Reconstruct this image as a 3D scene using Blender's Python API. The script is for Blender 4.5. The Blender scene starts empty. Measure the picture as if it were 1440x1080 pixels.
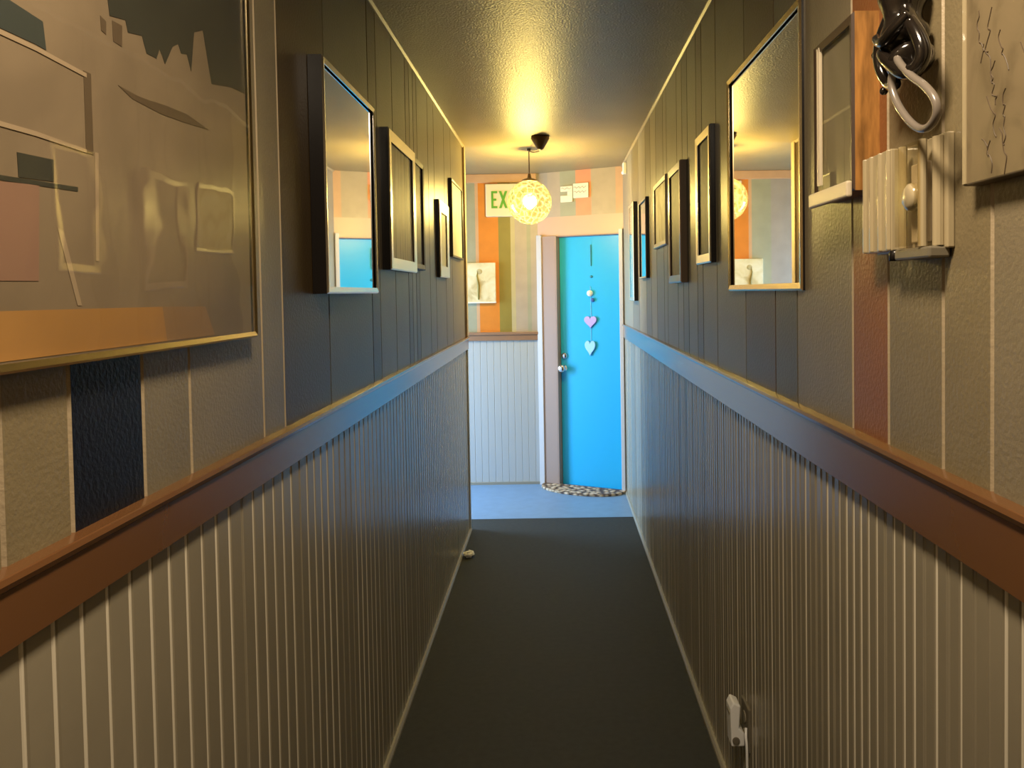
import bpy, bmesh, math, random
from mathutils import Vector, Matrix
random.seed(7)
S = bpy.context.scene
COL = S.collection
PI = math.pi

# ---------------------------------------------------------------- dimensions (metres)
CAM_H = 1.49
XL, XR, ZC = -0.56, 0.504, 2.40          # corridor walls, ceiling
Y_BACK, Y_LEND, Y_END = -2.4, 4.80, 5.93  # wall behind, end of left wall, end wall
ANG = math.radians(25.3)                  # the door wall turns towards the left
W0 = Vector((-0.13, Y_END, 0))
U = Vector((math.cos(ANG), -math.sin(ANG), 0))      # along the door wall
NRM = Vector((-math.sin(ANG), -math.cos(ANG), 0))   # its outward normal
S_END = (XR - W0.x) / U.x
Y_CORNER = W0.y + U.y * S_END

# ---------------------------------------------------------------- materials
def srgb(r, g, b):
    f = lambda c: c / 12.92 if c <= .04045 else ((c + .055) / 1.055) ** 2.4
    return (f(r / 255), f(g / 255), f(b / 255), 1)

def nt(name):
    m = bpy.data.materials.new(name); m.use_nodes = True
    t = m.node_tree; t.nodes.clear()
    out = t.nodes.new('ShaderNodeOutputMaterial')
    return m, t, out

def mat(name, col, rough=.5, metal=0., spec=.5, coat=0., coat_rough=.05, bump=0., bscale=200., var=0., vscale=6., stretch=None, bdist=.002):
    m, t, out = nt(name)
    b = t.nodes.new('ShaderNodeBsdfPrincipled'); t.links.new(b.outputs[0], out.inputs[0])
    b.inputs['Base Color'].default_value = col
    b.inputs['Roughness'].default_value = rough
    b.inputs['Metallic'].default_value = metal
    b.inputs['Specular IOR Level'].default_value = spec
    b.inputs['Coat Weight'].default_value = coat
    b.inputs['Coat Roughness'].default_value = coat_rough
    if bump or var:
        tc = t.nodes.new('ShaderNodeTexCoord'); src = tc.outputs['Object']
        if stretch:
            mp = t.nodes.new('ShaderNodeMapping'); mp.inputs['Scale'].default_value = stretch
            t.links.new(src, mp.inputs[0]); src = mp.outputs[0]
    if bump:
        n = t.nodes.new('ShaderNodeTexNoise'); n.inputs['Scale'].default_value = bscale; n.inputs['Detail'].default_value = 3
        t.links.new(src, n.inputs['Vector'])
        bp = t.nodes.new('ShaderNodeBump'); bp.inputs['Strength'].default_value = bump; bp.inputs['Distance'].default_value = bdist
        t.links.new(n.outputs['Fac'], bp.inputs['Height']); t.links.new(bp.outputs[0], b.inputs['Normal'])
    if var:
        n2 = t.nodes.new('ShaderNodeTexNoise'); n2.inputs['Scale'].default_value = vscale; n2.inputs['Detail'].default_value = 4
        t.links.new(src, n2.inputs['Vector'])
        rmp = t.nodes.new('ShaderNodeValToRGB')
        c0 = tuple(max(0, c * (1 - var)) for c in col[:3]) + (1,); c1 = tuple(min(1, c * (1 + var)) for c in col[:3]) + (1,)
        rmp.color_ramp.elements[0].color = c0; rmp.color_ramp.elements[0].position = .3
        rmp.color_ramp.elements[1].color = c1; rmp.color_ramp.elements[1].position = .7
        t.links.new(n2.outputs['Fac'], rmp.inputs[0]); t.links.new(rmp.outputs[0], b.inputs['Base Color'])
    return m

def lin(r, g, b): return (r, g, b, 1)
PB = dict(bump=.6, bscale=140, bdist=.0015)
def paint(name, col, rough=.38): return mat(name, col, rough, spec=.38, var=.06, vscale=9, **PB)
M = {}
M['taupe'] = paint('taupe_wall_paint', lin(.20, .165, .105))
M['taupe_b'] = paint('taupe_grey_wall_paint', lin(.185, .155, .10))
M['taupe_c'] = paint('warm_taupe_wall_paint', lin(.195, .155, .085))
M['grey'] = paint('grey_wall_paint', lin(.18, .155, .105))
M['grey_light'] = paint('light_grey_wall_paint', lin(.30, .255, .17))
M['dark_grey'] = paint('dark_grey_wall_paint', lin(.095, .085, .060))
M['dark_brown'] = paint('dark_brown_wall_paint', lin(.060, .040, .017))
M['brown'] = paint('brown_wall_paint', lin(.095, .064, .036))
M['navy'] = paint('navy_wall_paint', lin(.005, .006, .012))
M['rust'] = paint('rust_wall_paint', lin(.22, .085, .028))
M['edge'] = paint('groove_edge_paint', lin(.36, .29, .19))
M['wains'] = mat('taupe_beadboard_paint', lin(.27, .235, .165), .27, spec=.6, bump=.10, bscale=60, var=.05)
M['bead'] = mat('bead_highlight_paint', lin(.66, .60, .47), .25, spec=.6)  # lamp highlight along the bead crests, put into a paler colour
M['wains_end'] = mat('pale_beadboard_paint', lin(.46, .48, .48), .4, bump=.1, bscale=60)
M['rail'] = mat('brown_gloss_rail', lin(.13, .056, .020), .24, spec=.6, bump=.05, bscale=40, coat=.5, coat_rough=.16)
M['rail_end'] = mat('brown_rail_end', lin(.30, .17, .10), .35)
M['ceil'] = mat('tan_gloss_ceiling', lin(.31, .25, .14), .35, spec=.32, bump=.8, bscale=130, bdist=.003, var=.08, vscale=3)
M['crown'] = mat('cream_crown', lin(.36, .285, .165), .4)
M['carpet'] = mat('charcoal_carpet', lin(.027, .029, .026), .7, spec=.4, bump=.6, bscale=350, bdist=.003, var=.15, vscale=40)
M['vest_floor'] = mat('blue_grey_vinyl', lin(.17, .29, .46), .45, bump=.1, bscale=90, var=.06, vscale=12)
M['base'] = mat('grey_baseboard', lin(.30, .28, .22), .4)
M['door'] = mat('turquoise_door_paint', lin(.018, .43, .78), .36, bump=.06, bscale=50)
M['jamb'] = mat('mauve_brown_jamb', lin(.36, .25, .20), .4)
M['casing'] = mat('off_white_casing', lin(.54, .51, .50), .4)
M['head'] = mat('peach_head_paint', lin(.60, .40, .27), .4, bump=.1, bscale=80)
for k, c in dict(sage=(.36, .35, .24), peach=(.60, .36, .20), orange=(.66, .22, .026), olive=(.27, .205, .04), cream=(.50, .42, .22), pinkgrey=(.44, .36, .27), greyb=(.38, .33, .28), salmon=(.72, .30, .16), beige=(.47, .37, .24)).items():
    M[k] = paint(k + '_stripe_paint', lin(*c), .42)
M['plate'] = mat('taupe_outlet_plate', lin(.16, .14, .10), .7, spec=.2)
M['black'] = mat('black_lacquer', lin(.012, .010, .009), .25)
M['dkbrown'] = mat('dark_brown_wood', lin(.050, .028, .017), .45, bump=.1, bscale=60)
M['mid_brown'] = mat('mid_brown_wood', lin(.13, .085, .045), .4, bump=.1, bscale=60)
M['olive_dark'] = mat('dark_olive_wood', lin(.055, .045, .018), .35)
M['silver'] = mat('brushed_silver', lin(.72, .70, .66), .22, metal=1)
M['gold'] = mat('pale_gold', lin(.75, .60, .34), .25, metal=1)
M['white_frame'] = mat('white_lacquer', lin(.84, .80, .68), .3, coat=.3)
M['champagne'] = mat('champagne_leaf', lin(.88, .80, .62), .33, metal=1)
M['cream_frame'] = mat('cream_wood', lin(.62, .53, .38), .35)
M['pink_wood'] = mat('pinkish_wood', lin(.42, .29, .22), .3, coat=.3)
M['wood'] = mat('orange_pine', lin(.33, .155, .040), .4, bump=.1, bscale=50, var=.45, vscale=14, stretch=(6, 6, 1))
M['mirror'] = mat('mirror_glass', lin(.86, .86, .83), .015, metal=1)
M['chrome'] = mat('chrome', lin(.8, .8, .8), .1, metal=1)
M['plastic'] = mat('white_plastic', lin(.88, .88, .86), .3)
M['cream_plastic'] = mat('aged_cream_plastic', lin(.40, .33, .20), .18, coat=.6)
M['grey_plastic'] = mat('grey_plastic', lin(.16, .14, .10), .3)
M['gloss_black'] = mat('glossy_black_leather', lin(.012, .009, .007), .16, coat=.8, bump=.2, bscale=50)
M['loop'] = mat('grey_brown_cord', lin(.17, .145, .12), .25, coat=.5)
M['loop_lit'] = mat('brown_strap', lin(.06, .045, .035), .25, coat=.5)
M['paper'] = mat('white_paper', lin(.75, .74, .68), .6)
M['sign_green'] = mat('sign_green', lin(.10, .36, .03), .4)
M['sign_face'] = mat('sign_face', lin(.80, .70, .46), .4)
M['plaque'] = mat('plaque_cream', lin(.80, .74, .58), .45)
M['plaque_mark'] = mat('plaque_marks', lin(.42, .38, .29), .5)
M['bronze'] = mat('dark_bronze', lin(.09, .05, .025), .35, metal=.3)
M['pink'] = mat('pink_felt', lin(.50, .38, .80), .6)
M['paleblue'] = mat('pale_blue_felt', lin(.35, .66, .90), .5)
M['indigo'] = mat('indigo_bead', lin(.05, .14, .45), .4)
M['pearl'] = mat('pearl_bead', lin(.85, .92, .92), .2)
M['teal'] = mat('teal_mark', lin(.02, .20, .30), .4)
M['dust'] = mat('neutral_plaster', lin(.5, .48, .44), .6)

def glass_mat(name, tint=(1, 1, 1), boost=1.0, rough=.01, bump=0.):
    """thin pane: see through, with the reflection of its front face"""
    m, t, out = nt(name)
    tr = t.nodes.new('ShaderNodeBsdfTransparent'); tr.inputs[0].default_value = (*tint, 1)
    gl = t.nodes.new('ShaderNodeBsdfGlossy'); gl.inputs['Roughness'].default_value = rough
    fr = t.nodes.new('ShaderNodeFresnel'); fr.inputs[0].default_value = 1.5
    geo = t.nodes.new('ShaderNodeNewGeometry')
    inv = t.nodes.new('ShaderNodeMath'); inv.operation = 'SUBTRACT'; inv.inputs[0].default_value = boost
    mul = t.nodes.new('ShaderNodeMath'); mul.operation = 'MULTIPLY'
    sc = t.nodes.new('ShaderNodeMath'); sc.operation = 'MULTIPLY'; sc.inputs[1].default_value = boost
    t.links.new(geo.outputs['Backfacing'], sc.inputs[0]); t.links.new(sc.outputs[0], inv.inputs[1])
    t.links.new(fr.outputs[0], mul.inputs[0]); t.links.new(inv.outputs[0], mul.inputs[1])
    mx = t.nodes.new('ShaderNodeMixShader'); mul.use_clamp = True
    t.links.new(mul.outputs[0], mx.inputs[0]); t.links.new(tr.outputs[0], mx.inputs[1]); t.links.new(gl.outputs[0], mx.inputs[2])
    if bump:
        tc = t.nodes.new('ShaderNodeTexCoord'); n = t.nodes.new('ShaderNodeTexNoise'); n.inputs['Scale'].default_value = 5.
        t.links.new(tc.outputs['Object'], n.inputs['Vector'])
        bp = t.nodes.new('ShaderNodeBump'); bp.inputs['Strength'].default_value = bump; bp.inputs['Distance'].default_value = .02
        t.links.new(n.outputs['Fac'], bp.inputs['Height']); t.links.new(bp.outputs[0], gl.inputs['Normal']); t.links.new(bp.outputs[0], fr.inputs['Normal'])
    t.links.new(mx.outputs[0], out.inputs[0])
    return m
M['glass'] = glass_mat('picture_glass', boost=1.3)
M['acrylic'] = glass_mat('wavy_acrylic', boost=2.0, rough=.03, bump=.10)
M['satin'] = glass_mat('satin_glass', boost=1.3, rough=.16)
M['clear'] = glass_mat('clear_plastic_cover', (.96, .93, .85), 1.8, .05)

def art_mat(name, c0, c1, c2, scale=8., stretch=(1, 1, 1)):
    m, t, out = nt(name)
    b = t.nodes.new('ShaderNodeBsdfPrincipled'); t.links.new(b.outputs[0], out.inputs[0]); b.inputs['Roughness'].default_value = .55
    tc = t.nodes.new('ShaderNodeTexCoord'); mp = t.nodes.new('ShaderNodeMapping'); mp.inputs['Scale'].default_value = stretch
    n = t.nodes.new('ShaderNodeTexNoise'); n.inputs['Scale'].default_value = scale; n.inputs['Detail'].default_value = 5; n.inputs['Distortion'].default_value = .6
    r = t.nodes.new('ShaderNodeValToRGB'); e = r.color_ramp.elements
    e[0].position = .36; e[0].color = (*c0, 1); e[1].position = .66; e[1].color = (*c2, 1); q = e.new(.5); q.color = (*c1, 1)
    t.links.new(tc.outputs['Object'], mp.inputs[0]); t.links.new(mp.outputs[0], n.inputs['Vector'])
    t.links.new(n.outputs['Fac'], r.inputs[0]); t.links.new(r.outputs[0], b.inputs['Base Color'])
    return m
M['art_tan'] = art_mat('tan_print', (.18, .135, .082), (.21, .158, .096), (.24, .182, .11), 5)
M['art_map'] = art_mat('pale_map_drawing', (.12, .09, .046), (.17, .13, .07), (.185, .14, .076), 20, (1, 1, .7))
M['art_cream'] = art_mat('cream_figure_print', (.55, .44, .22), (.72, .63, .38), (.80, .74, .55), 9)
M['art_stripe'] = art_mat('brown_cream_striped_print', (.16, .11, .05), (.46, .38, .22), (.62, .54, .38), 14, (1, 3, .15))
M['art_dark'] = art_mat('dark_print', (.02, .014, .010), (.05, .034, .022), (.10, .07, .05), 8)
M['art_grey'] = art_mat('grey_tan_print', (.20, .17, .10), (.25, .21, .13), (.28, .24, .16), 4)
M['art_pale'] = art_mat('pale_print', (.78, .72, .50), (.82, .77, .57), (.84, .80, .64), 6)
M['ink_sky'] = mat('print_dark_sky', lin(.040, .040, .028), .5, var=.15, vscale=5)
M['ink_teal'] = mat('print_teal', lin(.04, .048, .04), .5)
M['ink_orange'] = mat('print_ochre', lin(.36, .19, .055), .5, var=.12, vscale=4)
M['ink_ochre'] = mat('print_faded_ochre', lin(.27, .165, .075), .5, var=.1, vscale=4)
M['ink_line'] = mat('brown_ink_line', lin(.075, .05, .025), .6)
M['ink_dark'] = mat('print_brown_ink', lin(.10, .07, .04), .5)
M['ink_rose'] = mat('print_rose', lin(.25, .145, .095), .5)
M['ink_cream'] = mat('print_cream', lin(.33, .25, .155), .5)
M['ink_spire'] = mat('print_sand', lin(.44, .34, .22), .5, var=.1, vscale=20)

m, t, out = nt('pebbled_mat')   # pebbled oval mat
b = t.nodes.new('ShaderNodeBsdfPrincipled'); t.links.new(b.outputs[0], out.inputs[0]); b.inputs['Roughness'].default_value = .7
tc = t.nodes.new('ShaderNodeTexCoord'); v = t.nodes.new('ShaderNodeTexVoronoi'); v.inputs['Scale'].default_value = 26
r = t.nodes.new('ShaderNodeValToRGB'); e = r.color_ramp.elements
e[0].position = 0; e[0].color = (.78, .62, .50, 1); e[1].position = .62; e[1].color = (.10, .06, .04, 1); q = e.new(.4); q.color = (.50, .38, .24, 1)
t.links.new(tc.outputs['Object'], v.inputs['Vector']); t.links.new(v.outputs['Distance'], r.inputs[0]); t.links.new(r.outputs[0], b.inputs['Base Color'])
bp = t.nodes.new('ShaderNodeBump'); bp.invert = True; bp.inputs['Distance'].default_value = .01
t.links.new(v.outputs['Distance'], bp.inputs['Height']); t.links.new(bp.outputs[0], b.inputs['Normal'])
M['mat'] = m

def emit(name, col, strength):
    m, t, out = nt(name); e = t.nodes.new('ShaderNodeEmission'); e.inputs[0].default_value = (*col, 1); e.inputs[1].default_value = strength
    t.links.new(e.outputs[0], out.inputs[0]); return m
M['bulb'] = emit('lit_bulb', (1., .86, .55), 30)
# crackled amber glass: part clear, part scattering, glowing from the bulb inside
m, t, out = nt('crackled_amber_glass')
tc = t.nodes.new('ShaderNodeTexCoord'); v = t.nodes.new('ShaderNodeTexVoronoi'); v.feature = 'DISTANCE_TO_EDGE'; v.inputs['Scale'].default_value = 27
t.links.new(tc.outputs['Object'], v.inputs['Vector'])
r = t.nodes.new('ShaderNodeValToRGB'); r.color_ramp.elements[0].color = (.056, .056, .056, 1); r.color_ramp.elements[1].color = (.013, .013, .013, 1); r.color_ramp.elements[1].position = .10
t.links.new(v.outputs['Distance'], r.inputs[0])
tr = t.nodes.new('ShaderNodeBsdfTransparent'); tr.inputs[0].default_value = (.78, .70, .32, 1)
tl = t.nodes.new('ShaderNodeBsdfTranslucent'); tl.inputs[0].default_value = (.95, .88, .42, 1)
gl = t.nodes.new('ShaderNodeBsdfGlossy'); gl.inputs['Roughness'].default_value = .08
m1 = t.nodes.new('ShaderNodeMixShader'); m2 = t.nodes.new('ShaderNodeMixShader'); m2.inputs[0].default_value = .05
t.links.new(r.outputs[0], m1.inputs[0]); t.links.new(tr.outputs[0], m1.inputs[1]); t.links.new(tl.outputs[0], m1.inputs[2])
t.links.new(m1.outputs[0], m2.inputs[1]); t.links.new(gl.outputs[0], m2.inputs[2]); t.links.new(m2.outputs[0], out.inputs[0])
M['globe'] = m

# ---------------------------------------------------------------- mesh helpers
class MB:
    def __init__(s): s.v = []; s.f = []; s.m = []; s.mats = []
    def mi(s, m):
        if m not in s.mats: s.mats.append(m)
        return s.mats.index(m)
    def add(s, vs, fs, m):
        o = len(s.v); s.v += [tuple(p) for p in vs]; k = s.mi(m)
        for f in fs: s.f.append([i + o for i in f]); s.m.append(k)
        return s
    def box(s, x0, x1, y0, y1, z0, z1, m):
        x0, x1 = sorted((x0, x1)); y0, y1 = sorted((y0, y1)); z0, z1 = sorted((z0, z1))
        vs = [(x, y, z) for z in (z0, z1) for y in (y0, y1) for x in (x0, x1)]
        return s.add(vs, [(0, 2, 3, 1), (4, 5, 7, 6), (0, 1, 5, 4), (2, 6, 7, 3), (0, 4, 6, 2), (1, 3, 7, 5)], m)
    def prism(s, poly, ext, m, side_m=None):
        """poly: 3-D points of one outline; ext: extrusion vector"""
        n = len(poly); e = Vector(ext); vs = [Vector(p) for p in poly]; vs += [p + e for p in vs]
        nn = sum(((vs[i] - vs[0]).cross(vs[(i + 1) % n] - vs[0]) for i in range(n)), Vector())
        flip = nn.dot(e) > 0
        bot = list(range(n)); top = [i + n for i in range(n)]
        sides = [(i, (i + 1) % n, (i + 1) % n + n, i + n) for i in range(n)]
        fs = [bot[::-1], top] if flip else [bot, top[::-1]]
        if not flip: sides = [q[::-1] for q in sides]
        s.add(vs, fs, m); o = len(s.v) - 2 * n
        for i, q in enumerate(sides):
            mm = (side_m[i] if isinstance(side_m, (list, tuple)) else side_m) or m
            s.f.append([j + o for j in q]); s.m.append(s.mi(mm))
        return s
    def tube(s, path, rad, m, seg=10, closed=False):
        P = [Vector(p) for p in path]; n = len(P); R = rad if isinstance(rad, (list, tuple)) else [rad] * n
        vs = []; fs = []; ref = None
        for i, p in enumerate(P):
            a = P[(i - 1) % n] if (closed or i) else p; b = P[(i + 1) % n] if (closed or i < n - 1) else p
            d = (b - a).normalized()
            if ref is None:
                ref = d.orthogonal().normalized()
            ref = (ref - d * ref.dot(d)).normalized(); q = d.cross(ref)
            vs += [p + (ref * math.cos(2 * PI * k / seg) + q * math.sin(2 * PI * k / seg)) * R[i] for k in range(seg)]
        for i in range(n if closed else n - 1):
            j = (i + 1) % n
            fs += [(i * seg + k, i * seg + (k + 1) % seg, j * seg + (k + 1) % seg, j * seg + k) for k in range(seg)]
        if not closed: fs += [list(range(seg))[::-1], [(n - 1) * seg + k for k in range(seg)]]
        return s.add(vs, fs, m)
    def lathe(s, prof, c, m, axis=Vector((0, 0, 1)), seg=28):
        """prof: (radius, height) along axis from c"""
        c = Vector(c); ax = Vector(axis).normalized(); a = ax.orthogonal().normalized(); b = ax.cross(a)
        vs = []; fs = []; n = len(prof)
        for r_, h in prof:
            vs += [c + ax * h + (a * math.cos(2 * PI * k / seg) + b * math.sin(2 * PI * k / seg)) * max(r_, 1e-5) for k in range(seg)]
        for i in range(n - 1):
            fs += [(i * seg + k, i * seg + (k + 1) % seg, (i + 1) * seg + (k + 1) % seg, (i + 1) * seg + k) for k in range(seg)]
        fs += [list(range(seg))[::-1], [(n - 1) * seg + k for k in range(seg)]]
        return s.add(vs, fs, m)
    def ball(s, c, rx, ry, rz, m, seg=18, rings=10):
        c = Vector(c); vs = [c + Vector((0, 0, -rz))]; fs = []
        for i in range(1, rings):
            th = PI * i / rings
            vs += [c + Vector((rx * math.sin(th) * math.cos(2 * PI * k / seg), ry * math.sin(th) * math.sin(2 * PI * k / seg), -rz * math.cos(th))) for k in range(seg)]
        vs.append(c + Vector((0, 0, rz))); L = len(vs) - 1
        fs += [(0, 1 + (k + 1) % seg, 1 + k) for k in range(seg)]
        for i in range(rings - 2):
            o = 1 + i * seg
            fs += [(o + k, o + (k + 1) % seg, o + seg + (k + 1) % seg, o + seg + k) for k in range(seg)]
        o = 1 + (rings - 2) * seg
        fs += [(o + k, o + (k + 1) % seg, L) for k in range(seg)]
        return s.add(vs, fs, m)
    def build(s, name, parent=None, smooth=False, bevel=0., origin=None, seg=2):
        o3 = Vector(origin) if origin is not None else (parent.matrix_world.translation if parent else None)
        if o3 is None:
            xs = list(zip(*s.v)); o3 = Vector((sum(xs[0]) / len(s.v), sum(xs[1]) / len(s.v), min(xs[2])))
        me = bpy.data.meshes.new(name)
        me.from_pydata([tuple(Vector(p) - o3) for p in s.v], [], s.f)
        for k in s.mats: me.materials.append(M[k])
        me.polygons.foreach_set('material_index', s.m)
        if smooth: me.polygons.foreach_set('use_smooth', [True] * len(s.f))
        me.update(); me.validate()
        ob = bpy.data.objects.new(name, me); COL.objects.link(ob)
        if parent:
            ob.parent = parent
        else: ob.location = o3
        ob.matrix_world = Matrix.Translation(o3)
        if bevel:
            bv = ob.modifiers.new('edge', 'BEVEL'); bv.width = bevel; bv.segments = seg; bv.limit_method = 'ANGLE'; bv.angle_limit = .7
        return ob

def smoothpath(P, n=6):
    P = [Vector(p) for p in P]; o = []
    for i in range(len(P) - 1):
        a, b_, c, d_ = P[max(i - 1, 0)], P[i], P[i + 1], P[min(i + 2, len(P) - 1)]
        for k in range(n):
            u = k / n
            o.append(.5 * ((2 * b_) + (c - a) * u + (2 * a - 5 * b_ + 4 * c - d_) * u * u + (3 * b_ - a - 3 * c + d_) * u ** 3))
    o.append(P[-1]); return o
def tag(o, label, cat, group=None):
    o['label'] = label; o['category'] = cat
    if group: o['group'] = group
    return o
def thing(name, label, cat, loc, group=None):
    o = bpy.data.objects.new(name, None); COL.objects.link(o); o.location = loc; o.empty_display_size = .05
    o.matrix_world = Matrix.Translation(Vector(loc))
    return tag(o, label, cat, group)
def struct(o, label=None):
    o['kind'] = 'structure'
    if label: o['label'] = label
    return o

# ---------------------------------------------------------------- setting
mb = MB(); mb.box(XL - .10, XR + .12, Y_BACK - .1, 5.02, -.08, 0, 'carpet')
struct(mb.build('floor', origin=(0, 0, 0)), 'charcoal carpet running down the corridor')
mb = MB(); mb.box(-2.4, XR + .6, 5.02, Y_END + .5, -.08, 0.001, 'vest_floor'); mb.box(-2.4, XL - .10, Y_LEND - .2, 5.02, -.08, 0.001, 'vest_floor')
struct(mb.build('floor_vestibule', origin=(0, 5.4, 0)), 'blue grey floor in front of the turquoise door')
mb = MB(); mb.box(-2.5, XR + .6, Y_BACK - .1, Y_END + .6, ZC, ZC + .1, 'ceil')
struct(mb.build('ceiling', origin=(0, 0, ZC)), 'glossy textured tan ceiling')

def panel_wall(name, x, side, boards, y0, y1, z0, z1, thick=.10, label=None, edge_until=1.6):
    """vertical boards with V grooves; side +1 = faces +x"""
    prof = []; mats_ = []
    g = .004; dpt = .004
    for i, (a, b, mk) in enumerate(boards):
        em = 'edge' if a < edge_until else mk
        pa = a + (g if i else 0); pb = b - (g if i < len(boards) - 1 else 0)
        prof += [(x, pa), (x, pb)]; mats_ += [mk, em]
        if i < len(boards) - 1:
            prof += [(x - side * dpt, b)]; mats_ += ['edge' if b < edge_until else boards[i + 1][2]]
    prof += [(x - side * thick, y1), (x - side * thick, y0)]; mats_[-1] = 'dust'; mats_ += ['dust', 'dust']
    mb = MB(); mb.prism([(px, py, z0) for px, py in prof], (0, 0, z1 - z0), 'dust', mats_)
    return struct(mb.build(name, origin=(x, 0, 0)), label)

def bead_panel(name, x, side, y0, y1, pitch, z0, z1, m, parent, thick=.10, jitter=0., light_frac=1.):
    prof = []; tags = []; y = y0
    while y < y1 - 1e-6:
        e = min(y + pitch, y1); w = min(.0115, pitch * .32)
        j = random.uniform(-jitter, jitter)
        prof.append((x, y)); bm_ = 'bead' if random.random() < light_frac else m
        tags.append(m)
        if e - y > w + .004:
            q = e - w
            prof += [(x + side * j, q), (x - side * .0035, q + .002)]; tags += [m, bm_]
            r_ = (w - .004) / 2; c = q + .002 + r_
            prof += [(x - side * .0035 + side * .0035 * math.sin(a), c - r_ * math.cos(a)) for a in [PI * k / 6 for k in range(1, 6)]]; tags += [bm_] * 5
            prof += [(x - side * .0035, e - .002)]; tags += [m]
        y = e
    prof += [(x, y1), (x - side * thick, y1), (x - side * thick, y0)]
    tags += [m] * 3
    mb = MB(); mb.prism([(a, b, z0) for a, b in prof], (0, 0, z1 - z0), m, tags)
    return mb.build(name, parent)

def fill(a, b, step, kinds):
    out_ = []; y = a; i = 0
    while y < b - 1e-6:
        e = min(b, y + step * random.choice((.6, 1., 1., 1.3)))
        if b - e < .05: e = b
        out_.append((y, e, kinds[i % len(kinds)])); y = e; i += 1
    return out_
RLz, RRz = 1.18, 1.20     # middle of the rails
BL = fill(Y_BACK, .767, .2, ['taupe', 'taupe_b', 'taupe_c']) + [(.767, .878, 'taupe_c'), (.878, 1.035, 'navy'), (1.035, 1.168, 'taupe_b'), (1.168, 1.461, 'taupe'), (1.461, 1.575, 'taupe_b'), (1.575, 1.90, 'dark_brown'), (1.90, 2.35, 'dark_grey'), (2.35, 2.46, 'dark_brown'), (2.46, 2.70, 'grey'), (2.70, 2.94, 'taupe_b'), (2.94, 3.02, 'brown'), (3.02, 3.10, 'grey'), (3.10, 3.18, 'brown'), (3.18, 3.45, 'taupe_b'), (3.45, 3.62, 'grey'), (3.62, 3.95, 'taupe'), (3.95, 4.20, 'taupe_b'), (4.20, 4.72, 'taupe'), (4.72, Y_LEND, 'brown')]
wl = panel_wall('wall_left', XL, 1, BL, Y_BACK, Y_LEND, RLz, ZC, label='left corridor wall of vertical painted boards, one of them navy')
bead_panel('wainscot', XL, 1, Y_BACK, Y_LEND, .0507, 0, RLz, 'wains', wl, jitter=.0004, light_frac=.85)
BR = fill(Y_BACK, .886, .2, ['taupe_c', 'taupe']) + [(.886, .998, 'taupe_c'), (.998, 1.162, 'taupe_c'), (1.162, 1.302, 'rust'), (1.302, 1.601, 'taupe'), (1.601, 1.76, 'dark_grey'), (1.76, 2.033, 'brown'), (2.033, 2.39, 'grey'), (2.39, 2.617, 'taupe_b'), (2.617, 2.72, 'brown'), (2.72, 2.90, 'grey'), (2.90, 3.02, 'dark_grey'), (3.02, 3.15, 'taupe'), (3.15, 3.44, 'grey'), (3.44, 3.55, 'taupe'), (3.55, 3.80, 'taupe_b'), (3.80, 4.02, 'grey_light'), (4.02, 4.24, 'taupe_b'), (4.24, 4.6, 'grey_light'), (4.6, 5.0, 'taupe'), (5.0, Y_CORNER, 'grey_light')]
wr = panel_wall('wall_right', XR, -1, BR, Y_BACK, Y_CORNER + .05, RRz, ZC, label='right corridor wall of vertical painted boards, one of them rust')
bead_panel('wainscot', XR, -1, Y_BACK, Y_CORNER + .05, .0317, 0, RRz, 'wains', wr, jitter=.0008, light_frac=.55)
# end of the left wall and the vestibule behind it
mb = MB(); mb.box(-2.3, XL - .10, Y_LEND - .12, Y_LEND, 0, ZC, 'dust'); struct(mb.build('wall_near_vestibule'))
mb = MB()
mb.box(-2.32, -2.2, Y_LEND, Y_END, 0, .15, 'dust'); mb.box(-2.32, -2.2, Y_LEND, Y_END, 2.15, ZC, 'dust')
mb.box(-2.32, -2.2, Y_LEND, Y_LEND + .1, .15, 2.15, 'dust'); mb.box(-2.32, -2.2, Y_END - .1, Y_END, .15, 2.15, 'dust')
struct(mb.build('wall_far_left'), 'side wall of the vestibule with its tall window')
win = bpy.data.objects.new('window_1', None); COL.objects.link(win); win.location = (-2.26, 5.36, .15); win.matrix_world = Matrix.Translation(win.location)
struct(win, 'tall side window that lights the vestibule')
mb = MB()
for a in (Y_LEND + .1, 5.34, Y_END - .14): mb.box(-2.29, -2.23, a, a + .04, .15, 2.15, 'casing')
for z in (.15, 2.11): mb.box(-2.29, -2.23, Y_LEND + .14, Y_END - .14, z, z + .04, 'casing')
mb.build('window_frame', win)
mb = MB(); mb.box(-2.262, -2.256, Y_LEND + .14, Y_END - .14, .19, 2.11, 'glass'); mb.build('window_pane', win)
mb = MB(); mb.box(-1.4, 1.4, Y_BACK - .12, Y_BACK, 0, ZC, 'taupe'); struct(mb.build('wall_back'))

# end wall, frontal piece with painted stripes
mb = MB()
xs = [(-2.3, -.76, 'greyb'), (-.76, -.609, 'sage'), (-.609, -.585, 'peach'), (-.585, -.432, 'orange'), (-.432, -.339, 'olive'), (-.339, -.306, 'cream'), (-.306, -.215, 'pinkgrey'), (-.215, -.185, 'sage'), (-.185, -.13, 'pinkgrey')]
for a, b_, k in xs: mb.box(a, b_, Y_END, Y_END + .1, 1.12, ZC, k)
we = struct(mb.build('wall_end', origin=(0, Y_END, 0)), 'end wall painted in orange, olive, sage and pinkish stripes')
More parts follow.
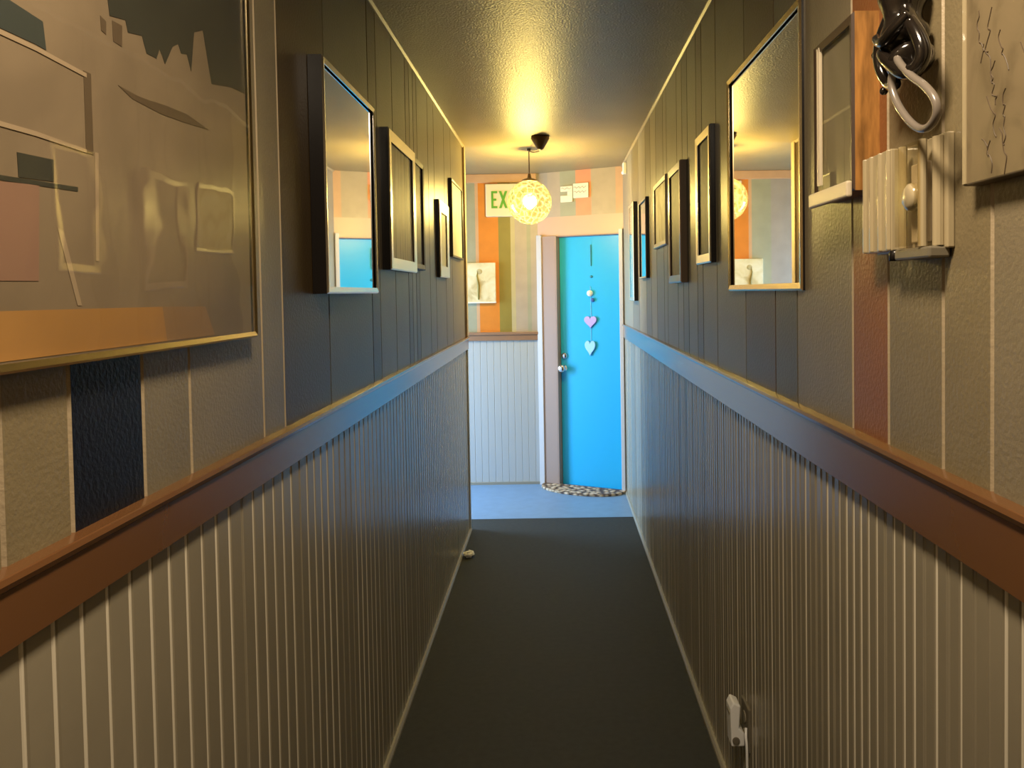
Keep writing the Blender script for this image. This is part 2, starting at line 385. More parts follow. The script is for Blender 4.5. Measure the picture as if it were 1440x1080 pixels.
# vertical tongue-and-groove under the stripes
prof = []; x = -2.3
while x < -.13 - 1e-6:
    e_ = min(x + .052, -.13); prof += [(x, Y_END), (e_ - .006, Y_END), (e_ - .003, Y_END + .003)]; x = e_
prof += [(-.13, Y_END), (-.13, Y_END + .1), (-2.3, Y_END + .1)]
mb = MB(); mb.prism([(a, b_, 0) for a, b_ in prof], (0, 0, 1.12), 'wains_end'); mb.build('wainscot', we)
mb = MB(); mb.box(-2.3, -.135, Y_END - .018, Y_END + .01, 1.121, 1.165, 'rail_end'); mb.box(-2.3, -.135, Y_END - .028, Y_END + .01, 1.165, 1.187, 'rail_end')
struct(mb.build('trim_3', bevel=.003), 'brown chair rail across the end wall')
mb = MB(); mb.box(-2.3, -.135, Y_END - .02, Y_END + .01, 2.335, ZC, 'peach'); struct(mb.build('trim_4', bevel=.004), 'peach band along the top of the end wall')
mb = MB(); mb.box(-2.3, -.135, Y_END - .012, Y_END + .01, 0, .02, 'base'); struct(mb.build('baseboard_end'))

# door wall (turned 25 degrees)
def D(s_, d, z): return W0 + U * s_ + NRM * d + Vector((0, 0, z))
def dbox(mb, s0, s1, d0, d1, z0, z1, m):
    mb.prism([D(s0, d0, z0), D(s1, d0, z0), D(s1, d1, z0), D(s0, d1, z0)], (0, 0, z1 - z0), m); return mb
DS0, DS1, DH = .158, .668, 1.915
mb = MB()
ss = [(-.02, .09, 'greyb'), (.09, .195, 'pinkgrey'), (.195, .325, 'sage'), (.325, .45, 'salmon'), (.45, .645, 'beige'), (.645, S_END + .06, 'peach')]
for a, b_, k in ss: dbox(mb, a, b_, -.1, 0, 2.06, ZC, k)
dbox(mb, -.02, S_END + .06, -.1, 0, DH, 2.06, 'head')
dbox(mb, -.02, DS0, -.1, 0, 0, DH, 'pinkgrey'); dbox(mb, DS1, S_END + .06, -.1, 0, 0, DH, 'pinkgrey')
wd = struct(mb.build('wall_door', origin=W0), 'angled wall holding the turquoise door')
mb = MB()
dbox(mb, .0, .042, 0, .028, 0, DH + .01, 'casing'); mb_c = mb
struct(mb.build('trim_5', bevel=.003), 'white corner strip left of the turquoise door')
door = bpy.data.objects.new('door_1', None); COL.objects.link(door); door.matrix_world = Matrix.Translation(W0); struct(door, 'turquoise door at the end of the corridor')
mb = MB(); dbox(mb, .042, DS0 - .002, 0, .018, 0, DH, 'jamb'); dbox(mb, DS0 - .002, DS0 + .006, -.06, .018, 0, DH, 'jamb')
dbox(mb, DS0 - .002, DS1 + .002, -.06, .006, DH - .008, DH, 'jamb'); mb.build('door_jamb', door, bevel=.002)
mb = MB(); dbox(mb, DS1 + .002, S_END - .002, 0, .02, 0, DH + .03, 'casing'); mb.build('door_casing', door, bevel=.003)
mb = MB(); dbox(mb, DS0 + .008, DS1, -.075, -.035, .008, DH - .010, 'door')
dl = mb.build('door_leaf', door, bevel=.003)
# knob and deadbolt on the left edge
kn = D(DS0 + .035, -.035, .905)
mb = MB(); mb.lathe([(.026, 0), (.026, .006), (.011, .010), (.011, .030), (.024, .036), (.030, .048), (.027, .060), (.012, .066)], kn, 'chrome', NRM); mb.build('door_knob', door, smooth=True)
mb = MB(); mb.lathe([(.024, 0), (.024, .010), (.018, .016), (.006, .018)], D(DS0 + .040, -.035, 1.0), 'chrome', NRM); mb.build('deadbolt', door, smooth=True)
mb = MB(); dbox(mb, DS0 + .265, DS0 + .273, -.035, -.028, 1.68, 1.84, 'teal'); mb.build('door_knocker', door, bevel=.002)
mb = MB(); mb.lathe([(.010, 0), (.010, .004), (.006, .006)], D(DS0 + .270, -.035, 1.60), 'teal', NRM); mb.build('peephole', door, smooth=True)

# garland of ornaments hanging on the door
g0 = D(DS0 + .262, -.030, 1.0)
ga = thing('hanging_garland', 'hanging string of white, pink and pale blue ornaments on the turquoise door', 'garland', D(DS0 + .262, -.031, 1.52))
sx = DS0 + .262
mb = MB(); mb.tube([D(sx, -.0315, 1.53), D(sx + .003, -.0315, 1.3), D(sx - .002, -.0315, 1.02)], .0015, 'paleblue', 6); mb.build('string', ga)
mb = MB(); c = D(sx, -.022, 1.475); mb.ball(c, .024, .013, .024, 'pearl'); mb.build('white_bead', ga, smooth=True)
mb = MB(); c = D(sx + .020, -.025, 1.425); mb.ball(c, .014, .010, .016, 'indigo'); mb.build('indigo_bead', ga, smooth=True)
def heart(cs, cz, w, m, d=-.031, t_=.012, drop=1.):
    pts = []
    for k in range(28):
        a = 2 * PI * k / 28
        hx = 16 * math.sin(a) ** 3; hz = 13 * math.cos(a) - 5 * math.cos(2 * a) - 2 * math.cos(3 * a) - math.cos(4 * a)
        pts.append(D(cs + hx / 32 * w, d, cz + hz / 32 * w * drop))
    mb = MB(); mb.prism(pts, NRM * t_, m); return mb
heart(sx, 1.265, .10, 'pink').build('pink_heart', ga, bevel=.003)
heart(sx - .005, 1.07, .085, 'paleblue', drop=1.5).build('pale_blue_heart', ga, bevel=.003)

# half-round pebbled mat
mb = MB(); pts = []
a0, a1 = .03, .700
mid = (a0 + a1) / 2; hw = (a1 - a0) / 2
for k in range(0, 25):
    a = PI * k / 24
    pts.append(D(mid - hw * math.cos(a), .012 + .21 * math.sin(a) ** .8, .001))
mb.prism(pts, (0, 0, .018), 'mat')
tag(mb.build('door_mat', bevel=.004), 'half-round pebbled beige mat on the floor in front of the turquoise door', 'mat')

# rails, crowns, baseboards of the corridor
def rail(name, x, side, zb, zt, y0, y1, label):
    mb = MB()
    mb.prism([(x - side * .01, y0, zb), (x + side * .012, y0, zb), (x + side * .013, y0, zt - .016), (x + side * .017, y0, zt - .013), (x + side * .019, y0, zt - .007), (x + side * .017, y0, zt - .001), (x + side * .015, y0, zt), (x - side * .01, y0, zt + .004)], (0, y1 - y0, 0), 'rail')
    return struct(mb.build(name), label)
rail('trim_1', XL, 1, 1.142, 1.218, Y_BACK, Y_LEND, 'brown chair rail along the left wall')
rail('trim_2', XR, -1, 1.152, 1.247, Y_BACK, Y_CORNER, 'brown chair rail along the right wall')
for nm, x, side, y1 in (('trim_6', XL, 1, Y_LEND), ('trim_7', XR, -1, Y_CORNER)):
    mb = MB(); mb.prism([(x - side * .005, Y_BACK, ZC - .012), (x + side * .004, Y_BACK, ZC - .012), (x + side * .011, Y_BACK, ZC - .005), (x + side * .012, Y_BACK, ZC + .003), (x - side * .005, Y_BACK, ZC + .003)], (0, y1 - Y_BACK, 0), 'crown')
    struct(mb.build(nm), 'thin cream moulding where the %s wall meets the ceiling' % ('left' if side > 0 else 'right'))
for nm, x, side, y1 in (('baseboard_left', XL, 1, Y_LEND), ('baseboard_right', XR, -1, Y_CORNER)):
    mb = MB(); mb.prism([(x - side * .006, Y_BACK, 0), (x + side * .014, Y_BACK, 0), (x + side * .013, Y_BACK, .008), (x + side * .007, Y_BACK, .015), (x - side * .006, Y_BACK, .016)], (0, y1 - Y_BACK, 0), 'base')
    struct(mb.build(nm))
mb = MB(); mb.box(XL - .102, XL + .012, Y_LEND - .045, Y_LEND + .012, 1.219, ZC, 'beige'); mb.box(XL - .102, XL + .008, Y_LEND - .02, Y_LEND + .012, 0, 1.14, 'wains_end')
struct(mb.build('trim_8', bevel=.003), 'pale corner board where the left wall ends')

# ---------------------------------------------------------------- things on the walls
def frame(wall, name, label, cat, y0, y1, z0, z1, depth, mw, fm, art, pane=None, side_m=None, matw=0, matm='white_frame', back=.0, tilt=0., group=None, bars=None, turn=0., art_name='picture', rec=.005):
    """rectangular frame on a corridor wall; front face stands `depth` off the wall"""
    x, s = (XL, 1) if wall == 'L' else (XR, -1)
    yc = (y0 + y1) / 2
    root = thing(name, label, cat, (x, yc, z0), group)
    X0, X1 = x + s * back, x + s * depth
    mb = MB(); sm = side_m or fm
    # moulding: stepped inwards
    def ringface(ya, yb, za, zb, yc_, yd, zc, zd, xa, xb, m):
        o = [(xa, ya, za), (xa, yb, za), (xa, yb, zb), (xa, ya, zb)]; i = [(xb, yc_, zc), (xb, yd, zc), (xb, yd, zd), (xb, yc_, zd)]
        fs = [(k, (k + 1) % 4, (k + 1) % 4 + 4, k + 4) for k in range(4)]
        if s > 0: fs = [f for f in fs]
        else: fs = [f[::-1] for f in fs]
        mb.add(o + i, fs, m)
    b_ = min(.004, mw * .3)
    X2 = x + s * (depth - rec)
    ringface(y0, y1, z0, z1, y0, y1, z0, z1, X0, X1 - s * b_, sm)
    ringface(y0, y1, z0, z1, y0 + b_, y1 - b_, z0 + b_, z1 - b_, X1 - s * b_, X1, fm)
    ringface(y0 + b_, y1 - b_, z0 + b_, z1 - b_, y0 + mw, y1 - mw, z0 + mw, z1 - mw, X1, X1 - s * .002, fm)
    ringface(y0 + mw, y1 - mw, z0 + mw, z1 - mw, y0 + mw, y1 - mw, z0 + mw, z1 - mw, X1 - s * .002, X2, fm)
    # back board
    o = [(X0, y0, z0), (X0, y1, z0), (X0, y1, z1), (X0, y0, z1)]
    mb.add(o, [(3, 2, 1, 0) if s > 0 else (0, 1, 2, 3)], 'dkbrown')
    mb.build('frame', root)
    if matw:
        mo = MB(); q = mw + matw; xm = X2
        for (a, b2, c_, d_) in ((y0 + mw, y1 - mw, z0 + mw, z0 + q), (y0 + mw, y1 - mw, z1 - q, z1 - mw), (y0 + mw, y0 + q, z0 + q, z1 - q), (y1 - q, y1 - mw, z0 + q, z1 - q)):
            mo.box(xm - s * .003, xm, a, b2, c_, d_, matm)
        mo.build('mat_board', root)
    a_ = MB(); q = mw
    a_.box(X2 - s * .008, X2 - s * .004, y0 + q - .001, y1 - q + .001, z0 + q - .001, z1 - q + .001, art)
    a_.build(art_name, root)
    if pane:
        p = MB(); p.box(X2 + s * .0005, X2 + s * .0025, y0 + mw - .0005, y1 - mw + .0005, z0 + mw - .0005, z1 - mw + .0005, pane); p.build('glass_pane', root)
    root.rotation_euler = (tilt, 0, turn)
    return root

# left wall, near to far
big = frame('L', 'framed_print', 'huge silver-edged print of sandy spires above an ochre band, nearest on the left wall', 'picture', .30, 1.378, 1.418, 2.28, .026, .010, 'gold', 'art_tan', 'acrylic', side_m='black')
# the drawing on the big print
xp = XL + .026 - .005 - .0038
def ink(mb, pts, m, k=1): mb.prism([(xp, y, z) for y, z in pts], (.0004 * k, 0, 0), m)
mb = MB()
ink(mb, [(.78, 2.26), (.90, 1.90), (.952, 1.856), (.955, 1.838), (.99, 1.845), (.995, 1.831), (1.029, 1.838), (1.039, 1.818), (1.065, 1.819), (1.074, 1.835), (1.088, 1.818), (1.111, 1.85), (1.128, 1.859), (1.136, 1.848), (1.154, 1.852), (1.166, 1.83), (1.179, 1.893), (1.209, 1.906), (1.234, 1.83), (1.305, 1.844), (1.366, 1.848), (1.366, 2.26)], 'ink_sky')
ink(mb, [(.62, 1.80), (.78, 1.791), (.829, 1.787), (.833, 1.758), (.816, 1.759), (.62, 1.757)], 'ink_teal')
ink(mb, [(.315, 1.43), (1.07, 1.43), (1.06, 1.478), (.874, 1.479), (.315, 1.482)], 'ink_orange'); ink(mb, [(1.07, 1.43), (1.22, 1.43), (1.19, 1.476), (1.06, 1.478)], 'ink_ochre')
ink(mb, [(.935, 1.831), (.947, 1.828), (.946, 1.812), (.936, 1.814)], 'ink_dark'); ink(mb, [(.96, 1.834), (.982, 1.835), (.98, 1.808), (.961, 1.809)], 'ink_dark')
ink(mb, [(.782, 1.640), (.839, 1.642), (.838, 1.618), (.783, 1.615)], 'ink_sky'); ink(mb, [(.70, 1.611), (.88, 1.618), (.88, 1.613), (.70, 1.606)], 'ink_sky')
ink(mb, [(.70, 1.603), (.814, 1.611), (.808, 1.51), (.70, 1.509)], 'ink_rose')
ink(mb, [(.60, 1.664), (.811, 1.667), (.898, 1.664), (.898, 1.660), (.811, 1.662), (.60, 1.659)], 'ink_cream', 2)
ink(mb, [(.60, 1.757), (.816, 1.757), (.903, 1.753), (.903, 1.748), (.816, 1.752), (.60, 1.752)], 'ink_cream', 2)
ink(mb, [(.898, 1.755), (.912, 1.755), (.912, 1.66), (.898, 1.66)], 'ink_dark'); 
ink(mb, [(.969, 1.757), (1.011, 1.755), (1.037, 1.756), (1.085, 1.76), (1.149, 1.762), (1.219, 1.754), (1.137, 1.748), (1.074, 1.745), (1.0, 1.748)], 'ink_dark')
ink(mb, [(.841, 1.569), (.852, 1.565), (.880, 1.483), (.872, 1.483)], 'ink_cream')
ink(mb, [(.915, 1.664), (.922, 1.664), (.916, 1.535), (.910, 1.535)], 'ink_cream')
mb.build('printed_scene', big)

frame('L', 'framed_mirror', 'silver-edged mirror on the dark board of the left wall, showing the turquoise door', 'mirror', 1.772, 2.292, 1.494, 2.042, .036, .016, 'silver', 'mirror', side_m='black', turn=math.radians(.3), art_name='mirror_glass')
frame('L', 'framed_picture', 'deep black-sided frame with cream front and striped print, beyond the left mirror', 'picture', 2.497, 2.960, 1.571, 2.032, .031, .040, 'champagne', 'art_stripe', None, side_m='black')
frame('L', 'framed_picture', 'dark brown frame just beyond the cream striped picture on the left wall', 'picture', 3.018, 3.232, 1.588, 2.030, .018, .022, 'dkbrown', 'art_dark', None)
frame('L', 'framed_picture', 'pale print in a thin black frame, second last on the left wall', 'picture', 3.640, 3.954, 1.568, 1.937, .020, .055, 'champagne', 'art_pale', None, side_m='black')
frame('L', 'framed_picture', 'olive-framed pale picture catching the lamp glow, last on the left wall', 'picture', 4.10, 4.582, 1.686, 2.105, .019, .012, 'olive_dark', 'art_pale', None, side_m='olive_dark')
# right wall, far to near
frame('R', 'framed_picture', 'tall white-fronted picture with dark side, nearest the door on the right wall', 'picture', 4.672, 4.926, 1.428, 2.031, .029, .02, 'champagne', 'art_pale', 'glass', side_m='black')
frame('R', 'framed_mirror', 'small narrow black-sided mirror reflecting turquoise, second from the door on the right wall', 'mirror', 4.10, 4.444, 1.557, 1.990, .020, .010, 'cream_frame', 'mirror', side_m='black', art_name='mirror_glass')
frame('R', 'framed_picture', 'slim cream-framed print, third from the door on the right wall', 'picture', 3.40, 3.817, 1.693, 2.003, .014, .022, 'cream_frame', 'art_cream', None)
frame('R', 'framed_picture', 'dark picture in a pinkish brown frame, hanging low on the right wall', 'picture', 2.930, 3.240, 1.519, 1.985, .026, .03, 'pink_wood', 'art_dark', None, side_m='mid_brown')
frame('R', 'framed_picture', 'dark picture with bright white front moulding, just beyond the big right mirror', 'picture', 2.400, 2.643, 1.575, 2.005, .020, .030, 'champagne', 'art_dark', None, side_m='black')
frame('R', 'framed_mirror', 'big pale-gold-edged mirror on the right wall reflecting the lit globe lamp', 'mirror', 1.549, 2.176, 1.485, 2.074, .012, .016, 'gold', 'mirror', side_m='black', turn=math.radians(.6), art_name='mirror_glass')
sb = frame('R', 'shadow_box', 'deep orange pine shadow box with a plain tan picture, beside the black hanging', 'picture', 1.192, 1.371, 1.640, 1.914, .042, .016, 'dkbrown', 'art_grey', 'glass', side_m='wood')
mb = MB(); mb.box(XR - .042, XR - .052, 1.192, 1.371, 1.630, 1.655, 'cream_frame'); mb.build('sill_ledge', sb, bevel=.003)
mb = MB()
for yy in (1.352, 1.343): mb.box(XR - .036, XR - .042, yy - .0018, yy + .0018, 1.668, 1.905, 'cream_frame')
mb.build('inner_fillet', sb)

# canvas nearest on the right
cv = thing('canvas_print', 'pale tan map-like canvas at the right edge, nearest on the right wall', 'picture', (XR, .56, 1.607))
mb = MB(); mb.box(XR + .003, XR - .020, .20, .913, 1.607, 2.25, 'art_map'); mb.build('canvas', cv, bevel=.002)
mb = MB(); mb.box(XR - .0202, XR - .0215, .903, .911, 1.609, 2.248, 'cream_plastic'); mb.build('edge_strip', cv)
mb = MB(); rs = random.Random(11)
for y_, z_, n_ in ((.878, 1.80, 9), (.868, 1.76, 9), (.852, 1.795, 8), (.846, 1.735, 10), (.862, 1.70, 7), (.836, 1.765, 8), (.826, 1.70, 9), (.80, 1.74, 9), (.872, 1.655, 5), (.855, 1.65, 5), (.838, 1.66, 6)):
    p_ = [(XR - .0202, y_, z_)]
    for q_ in range(n_): p_.append((XR - .0202, p_[-1][1] + rs.uniform(-.006, .005), p_[-1][2] - rs.uniform(.001, .011)))
    mb.tube(smoothpath(p_, 4), .0007, 'ink_line', 6)
mb.build('ink_drawing', cv)

# glossy black hanging with loop
bh = thing('wall_hanging', 'glossy black twisted leather hanging with a grey loop below, above the cream cover', 'wall hanging', (XR, 1.02, 1.69))
X8 = XR - .032
mb = MB()
mb.tube(smoothpath([(.472, 1.036, 1.96), (.472, 1.037, 1.90), (.470, 1.037, 1.872), (.470, 1.035, 1.834), (.470, 1.027, 1.803), (.470, 1.012, 1.780), (.468, 1.004, 1.766)]), [.012 + .016 * min(1, t_ / 8) + .004 * math.sin(t_ * .7) - max(0, t_ - 28) * .002 for t_ in range(37)], 'gloss_black', 20)
mb.build('body', bh, smooth=True)
for pts_, r_ in (([(.462, 1.030, 1.872), (.456, 1.050, 1.850), (.455, 1.070, 1.832), (.457, 1.082, 1.812), (.460, 1.080, 1.790), (.464, 1.064, 1.768), (.460, 1.040, 1.762)], .0085),
                 ([(.462, 1.010, 1.850), (.456, .985, 1.826), (.458, .966, 1.800), (.460, .960, 1.778), (.458, .972, 1.764), (.452, .992, 1.764), (.448, 1.014, 1.778), (.446, 1.040, 1.800), (.456, 1.062, 1.812)], .0095),
                 ([(.446, 1.060, 1.828), (.440, 1.030, 1.815), (.442, 1.000, 1.822), (.452, .980, 1.835)], .008)):
    mb = MB(); mb.tube(smoothpath(pts_), r_, 'gloss_black', 12); mb.build('knotted_strap', bh, smooth=True)
lp = smoothpath([(.452, 1.014, 1.785), (.450, 1.027, 1.763), (.452, 1.019, 1.736), (.454, .993, 1.707), (.456, .964, 1.687), (.456, .937, 1.683), (.456, .918, 1.694), (.454, .919, 1.712), (.452, .940, 1.733), (.450, .974, 1.756), (.448, 1.004, 1.784), (.456, 1.012, 1.80)])
mb = MB(); mb.tube(lp, .0052, 'loop', 12); mb.build('loop', bh, smooth=True)
for p in ((.458, 1.096, 1.817), (.470, 1.098, 1.793), (.466, 1.088, 1.765)):
    mb = MB(); mb.ball(p, .006, .006, .006, 'gloss_black', 12, 8); mb.build('bead', bh, smooth=True)
mb = MB(); mb.lathe([(.004, -.024), (.004, .02), (.009, .022), (.009, .027)], (XR - .005, 1.036, 1.965), 'chrome', Vector((-1, 0, 0)), 12); mb.build('hook', bh, smooth=True)

# ribbed cream wall cover under the hanging
tc_ = thing('thermostat_cover', 'ribbed clear-cream plastic cover with a knob, on the right wall under the black hanging', 'thermostat', (XR, 1.04, 1.54))
ya, yb, za, zb = .968, 1.180, 1.538, 1.684
mb = MB(); mb.box(XR, XR - .010, ya, yb, za, zb, 'cream_plastic'); mb.build('back_plate', tc_, bevel=.002)
mb = MB(); mb.box(XR - .010, XR - .030, 1.085, yb - .003, za + .002, zb, 'cream_plastic')
for yy in (1.172, 1.148, 1.118, 1.090): mb.tube([(XR - .030, yy, za + .003), (XR - .030, yy, zb - .001)], .0045, 'cream_plastic', 10)
mb.build('ribbed_panel', tc_, bevel=.002)
mb = MB()
for yy, rr, xx in ((1.056, .006, .026), (1.000, .006, .026), (.982, .0075, .014)): mb.tube([(XR - xx, yy, za + .004), (XR - xx, yy, zb - .004)], rr, 'cream_plastic', 12)
mb.build('rib', tc_, smooth=False)
mb = MB(); mb.box(XR - .010, XR - .018, 1.006, 1.05, za + .01, zb - .03, 'cream_frame'); mb.build('recess_panel', tc_, bevel=.002)
mb = MB(); mb.lathe([(.004, -.002), (.017, 0), (.019, .006), (.018, .016), (.012, .020)], (XR - .018, 1.022, 1.608), 'cream_plastic', Vector((-1, 0, 0)), 20); mb.build('knob', tc_, smooth=True)
mb = MB(); mb.box(XR - .002, XR - .030, .975, 1.075, za - .012, za + .003, 'grey_plastic'); mb.build('bottom_rail', tc_, bevel=.003)
mb = MB(); mb.lathe([(.009, 0), (.009, .012), (.006, .016)], (XR - .022, 1.088, za - .012), 'black', Vector((0, 0, 1)), 14); mb.build('bottom_screw', tc_, smooth=True)
mb = MB(); mb.box(XR - .0325, XR - .0345, .994, 1.062, za + .006, zb - .006, 'clear'); mb.build('clear_window', tc_)

# outlet, adapter and cord low on the right wall
wo = thing('wall_outlet', 'taupe outlet plate low on the right wall behind the white adapter', 'outlet', (XR, 2.06, .26))
mb = MB(); mb.box(XR + .004, XR - .006, 2.02, 2.10, .245, .365, 'plate'); mb.build('cover_plate', wo, bevel=.003)
mb = MB()
for zz in (.275, .325): mb.lathe([(.016, 0), (.016, .002), (.014, .003)], (XR - .006, 2.06, zz), 'wains', Vector((-1, 0, 0)), 18)
mb.build('socket', wo)
ad = thing('plug_in_adapter', 'white plug-in adapter on the outlet low on the right wall', 'adapter', (XR - .009, 2.07, .245))
mb = MB()
mb.prism([(XR - .0095, 2.045, .25), (XR - .046, 2.045, .25), (XR - .049, 2.045, .355), (XR - .040, 2.045, .372), (XR - .020, 2.045, .362), (XR - .024, 2.045, .30), (XR - .0095, 2.045, .285)], (0, .05, 0), 'plastic')
mb.build('housing', ad, bevel=.004)
mb = MB(); mb.box(XR - .0475, XR - .0498, 2.052, 2.088, .335, .340, 'grey_plastic'); mb.build('seam', ad)
mb = MB(); mb.lathe([(.010, 0), (.010, .003), (.007, .004)], (XR - .034, 2.044, .268), 'grey_plastic', Vector((0, -1, 0)), 14); mb.build('button', ad)
pw = smoothpath([(XR - .010, 2.030, .310), (XR - .014, 2.015, .295), (XR - .014, 2.006, .26), (XR - .014, 2.004, .15), (XR - .016, 2.00, .03), (XR - .030, 1.96, .006), (XR - .050, 1.70, .0045), (XR - .035, 1.2, .0045), (XR - .05, .6, .0045)])
mb = MB(); mb.tube(pw, .0036, 'plastic', 8); mb.build('cord', ad, smooth=True)

# white scrap on the floor by the left baseboard
mb = MB()
rnd = random.Random(3); n0 = len(mb.v)
mb.ball((-.512, 4.30, .017), .032, .036, .017, 'paper', 12, 8)
mb.v = [(x_ + rnd.uniform(-.005, .005), y_ + rnd.uniform(-.006, .006), max(.0005, z_ + rnd.uniform(-.004, .004))) for x_, y_, z_ in mb.v]
tag(mb.build('paper_scrap'), 'small crumpled white scrap on the dark carpet against the left wall', 'scrap')

# exit sign on the end wall
es = thing('exit_sign', 'cream exit sign with green letters on the orange striped end wall, behind the globe lamp', 'sign', (-.355, Y_END, 2.07))
mb = MB(); mb.box(-.522, -.188, Y_END, Y_END - .045, 2.072, 2.322, 'sign_face'); mb.build('housing', es, bevel=.006)
def glyph(mb, ch, x, z, w, h, y, t_=.026):
    B_ = lambda a, b_, c, d_: mb.box(x + a, x + b_, y, y - .004, z + c, z + d_, 'sign_green')
    if ch == 'E': B_(0, t_, 0, h); B_(t_, w, 0, t_); B_(t_, w * .85, h / 2 - t_ / 2, h / 2 + t_ / 2); B_(t_, w, h - t_, h)
    if ch == 'I': B_(w / 2 - t_ / 2, w / 2 + t_ / 2, 0, h)
    if ch == 'T': B_(w / 2 - t_ / 2, w / 2 + t_ / 2, 0, h - t_); B_(0, w, h - t_, h)
    if ch == 'X':
        for a, b_ in ((0, w), (w, 0)):
            k = t_ * .6
            mb.prism([(x + a - k, y, z), (x + a + k, y, z), (x + b_ + k, y, z + h), (x + b_ - k, y, z + h)], (0, -.004 - (.0004 if a else 0), 0), 'sign_green')
for i, ch in enumerate('EXIT'):
    mb = MB(); glyph(mb, ch, -.478 + i * .068, 2.135, .046, .13, Y_END - .045, .016); o = mb.build('letter', es)

# plaque over the door
pq = thing('wall_plaque', 'small cream plaque with squiggly marks above the turquoise door', 'plaque', D(.33, 0, 2.16))
mb = MB(); dbox(mb, .310, .435, 0, .016, 2.190, 2.300, 'plaque'); mb.build('right_panel', pq, bevel=.003)
mb = MB(); dbox(mb, .205, .305, 0, .016, 2.165, 2.215, 'plaque'); dbox(mb, .205, .305, 0, .016, 2.245, 2.285, 'plaque'); dbox(mb, .262, .305, 0, .016, 2.215, 2.245, 'plaque'); mb.build('left_panel', pq, bevel=.003)
mb = MB()
for z_ in (2.268, 2.235): mb.tube([D(.318 + .010 * k, .0165, z_ + .008 * math.sin(k * 2.1)) for k in range(11)], .0025, 'plaque_mark', 6)
mb.tube([D(.215 + .010 * k, .0165, 2.266 + .006 * math.sin(k * 1.7)) for k in range(9)], .0022, 'plaque_mark', 6)
mb.build('squiggle', pq)

# small canvas on the end wall
sc_ = thing('canvas_print', 'small cream canvas of a slender figure on the orange stripe of the end wall', 'picture', (-.572, Y_END, 1.418))
mb = MB(); mb.box(-.687, -.457, Y_END + .003, Y_END - .03, 1.418, 1.722, 'art_cream'); mb.build('canvas', sc_, bevel=.003)
mb = MB(); mb.tube([(-.59, Y_END - .0305, 1.44), (-.588, Y_END - .0305, 1.55), (-.60, Y_END - .0305, 1.62), (-.592, Y_END - .0305, 1.66)], [.006, .009, .007, .003], 'olive', 8)
mb.ball((-.582, Y_END - .0305, 1.655), .022, .003, .020, 'cream', 14, 8); mb.build('painted_figure', sc_, smooth=True)
mb = MB(); mb.box(-.689, -.455, Y_END - .002, Y_END - .034, 1.412, 1.424, 'white_frame'); mb.build('bottom_edge', sc_, bevel=.002)

# white sensor high at the right end
sn = thing('motion_sensor', 'small white sensor box high on the right wall next to the door wall', 'sensor', (XR, 5.33, 2.29))
mb = MB(); mb.box(XR, XR - .026, 5.305, 5.355, 2.295, 2.375, 'plastic'); mb.build('housing', sn, bevel=.006)
mb = MB(); mb.ball((XR - .024, 5.33, 2.305), .012, .018, .014, 'plastic'); mb.build('lens', sn, smooth=True)

# pendant lamp
GC = Vector((-.154, 4.90, 2.062)); GR = .140
pl = thing('pendant_lamp', 'glowing amber crackled-glass globe lamp hanging before the end wall', 'lamp', (GC.x, GC.y, ZC))
mb = MB(); prof = []
for k in range(2, 31):
    a = PI * k / 30 - PI / 2 * 0
    prof.append((GR * math.sin(PI - PI * (k - 2) / 30.5), GR * math.cos(PI - PI * (k - 2) / 30.5)))
mb2 = MB(); mb2.ball(GC, GR, GR, GR, 'globe', 40, 24); mb2.build('globe', pl, smooth=True)
mb = MB(); mb.ball(GC + Vector((0, 0, -.005)), .030, .030, .040, 'bulb', 20, 12); bulb = mb.build('bulb', pl, smooth=True)
mb = MB(); mb.lathe([(.050, .132), (.048, .140), (.034, .147), (.014, .153), (.009, .178), (.006, .182)], GC, 'bronze'); mb.lathe([(.016, .035), (.018, .125)], GC, 'bronze', seg=16); mb.build('cap', pl, smooth=True)
mb = MB(); mb.tube(smoothpath([GC + Vector((0, 0, .185)), GC + Vector((0, 0, .26)), (GC.x, GC.y, ZC - .012)]), .0035, 'bronze', 8)
mb.tube(smoothpath([(GC.x, GC.y, ZC - .012), (GC.x + .03, GC.y - .15, ZC - .05), (-.085, 4.58, ZC - .075), (-.075, 4.52, ZC - .077)]), .0035, 'bronze', 8)
mb.build('cord', pl, smooth=True)
mb = MB(); mb.lathe([(.012, -.012), (.012, 0)], (GC.x, GC.y, ZC), 'bronze', seg=14); mb.build('ceiling_hook', pl)
mb = MB(); mb.lathe([(.010, -.080), (.020, -.072), (.046, -.028), (.055, -.012), (.052, 0)], (-.075, 4.52, ZC), 'bronze'); mb.build('canopy', pl, smooth=True)

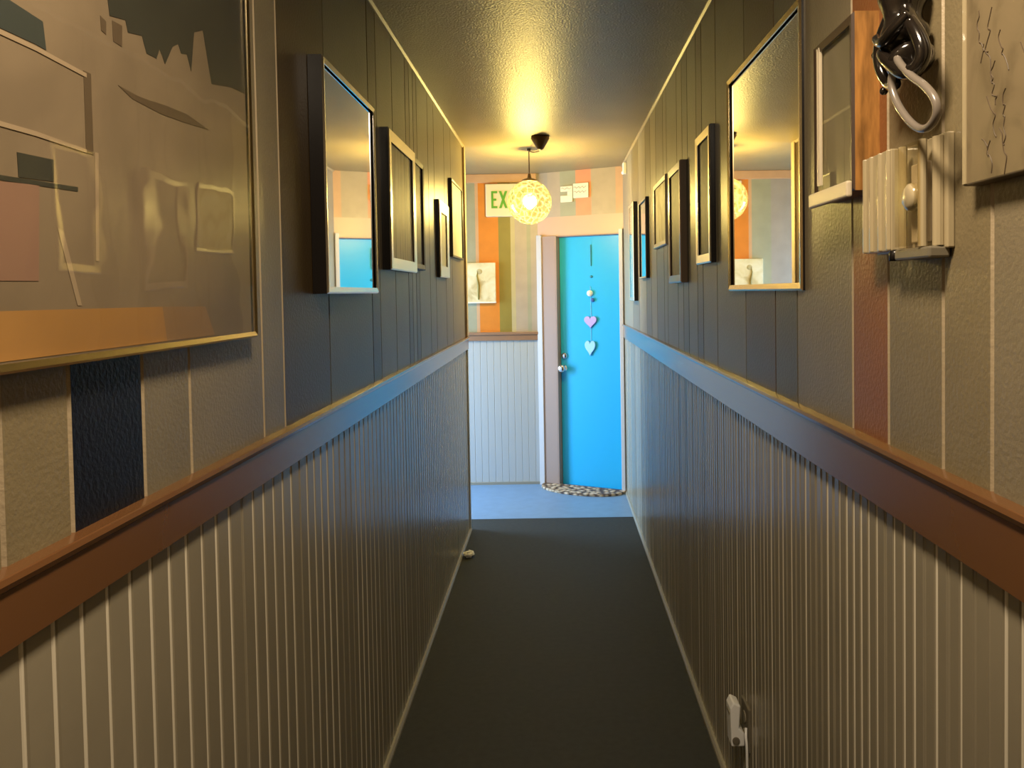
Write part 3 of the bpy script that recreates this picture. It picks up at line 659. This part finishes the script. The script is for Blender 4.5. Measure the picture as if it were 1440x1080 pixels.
# flush ceiling light overhead, out of the picture
fl = thing('ceiling_light', 'flush ceiling light above the near end of the corridor', 'lamp', (.0, .62, ZC))
mb = MB(); mb.lathe([(.15, -.03), (.155, -.02), (.155, 0)], (.0, .62, ZC), 'white_frame'); mb.build('pan', fl, smooth=False)

# ---------------------------------------------------------------- light
def light(name, kind, loc, energy, col, **kw):
    l = bpy.data.lights.new(name, kind); l.energy = energy; l.color = col
    for k, v_ in kw.items(): setattr(l, k, v_)
    o = bpy.data.objects.new(name, l); COL.objects.link(o); o.location = loc; return o
light('globe_light', 'POINT', GC + Vector((0, 0, -.005)), 120, (1., .80, .46), shadow_soft_size=.045)
a = light('ceiling_lamp_light', 'AREA', (.0, .62, ZC - .035), 27, (1., .80, .56), shape='DISK', size=.26)
w = light('window_daylight', 'AREA', (-2.19, 5.36, 1.05), 64, (.46, .70, 1.), shape='RECTANGLE', size=1.7, size_y=.8, spread=math.radians(130))
w.rotation_euler = (0, -PI / 2 + math.radians(14), 0)
wd_ = bpy.data.worlds.new('daylight'); S.world = wd_; wd_.use_nodes = True
bg = wd_.node_tree.nodes['Background']; bg.inputs[0].default_value = (.55, .75, 1, 1); bg.inputs[1].default_value = 1.2

# ---------------------------------------------------------------- camera
cam = bpy.data.cameras.new('camera'); co = bpy.data.objects.new('camera', cam); COL.objects.link(co); S.camera = co
cam.sensor_fit = 'HORIZONTAL'; cam.sensor_width = 36; cam.lens = 27.0; cam.clip_start = .02
cam.shift_x, cam.shift_y = -.0427, -.0677
pitch, roll = math.radians(1.7), math.radians(.9)
fwd = Vector((0, math.cos(pitch), -math.sin(pitch))); right = Vector((1, 0, 0)); up = right.cross(fwd)
r2 = math.cos(roll) * right - math.sin(roll) * up; u2 = math.sin(roll) * right + math.cos(roll) * up
co.matrix_world = Matrix(((r2.x, u2.x, -fwd.x, 0), (r2.y, u2.y, -fwd.y, 0), (r2.z, u2.z, -fwd.z, CAM_H), (0, 0, 0, 1)))

vs = S.view_settings; vs.view_transform = 'Standard'; vs.look = 'None'; vs.gamma = 1; vs.exposure = 0.0; vs.use_curve_mapping = False
S.cycles.use_denoising = True
S.cycles.max_bounces = 10; S.cycles.transparent_max_bounces = 12
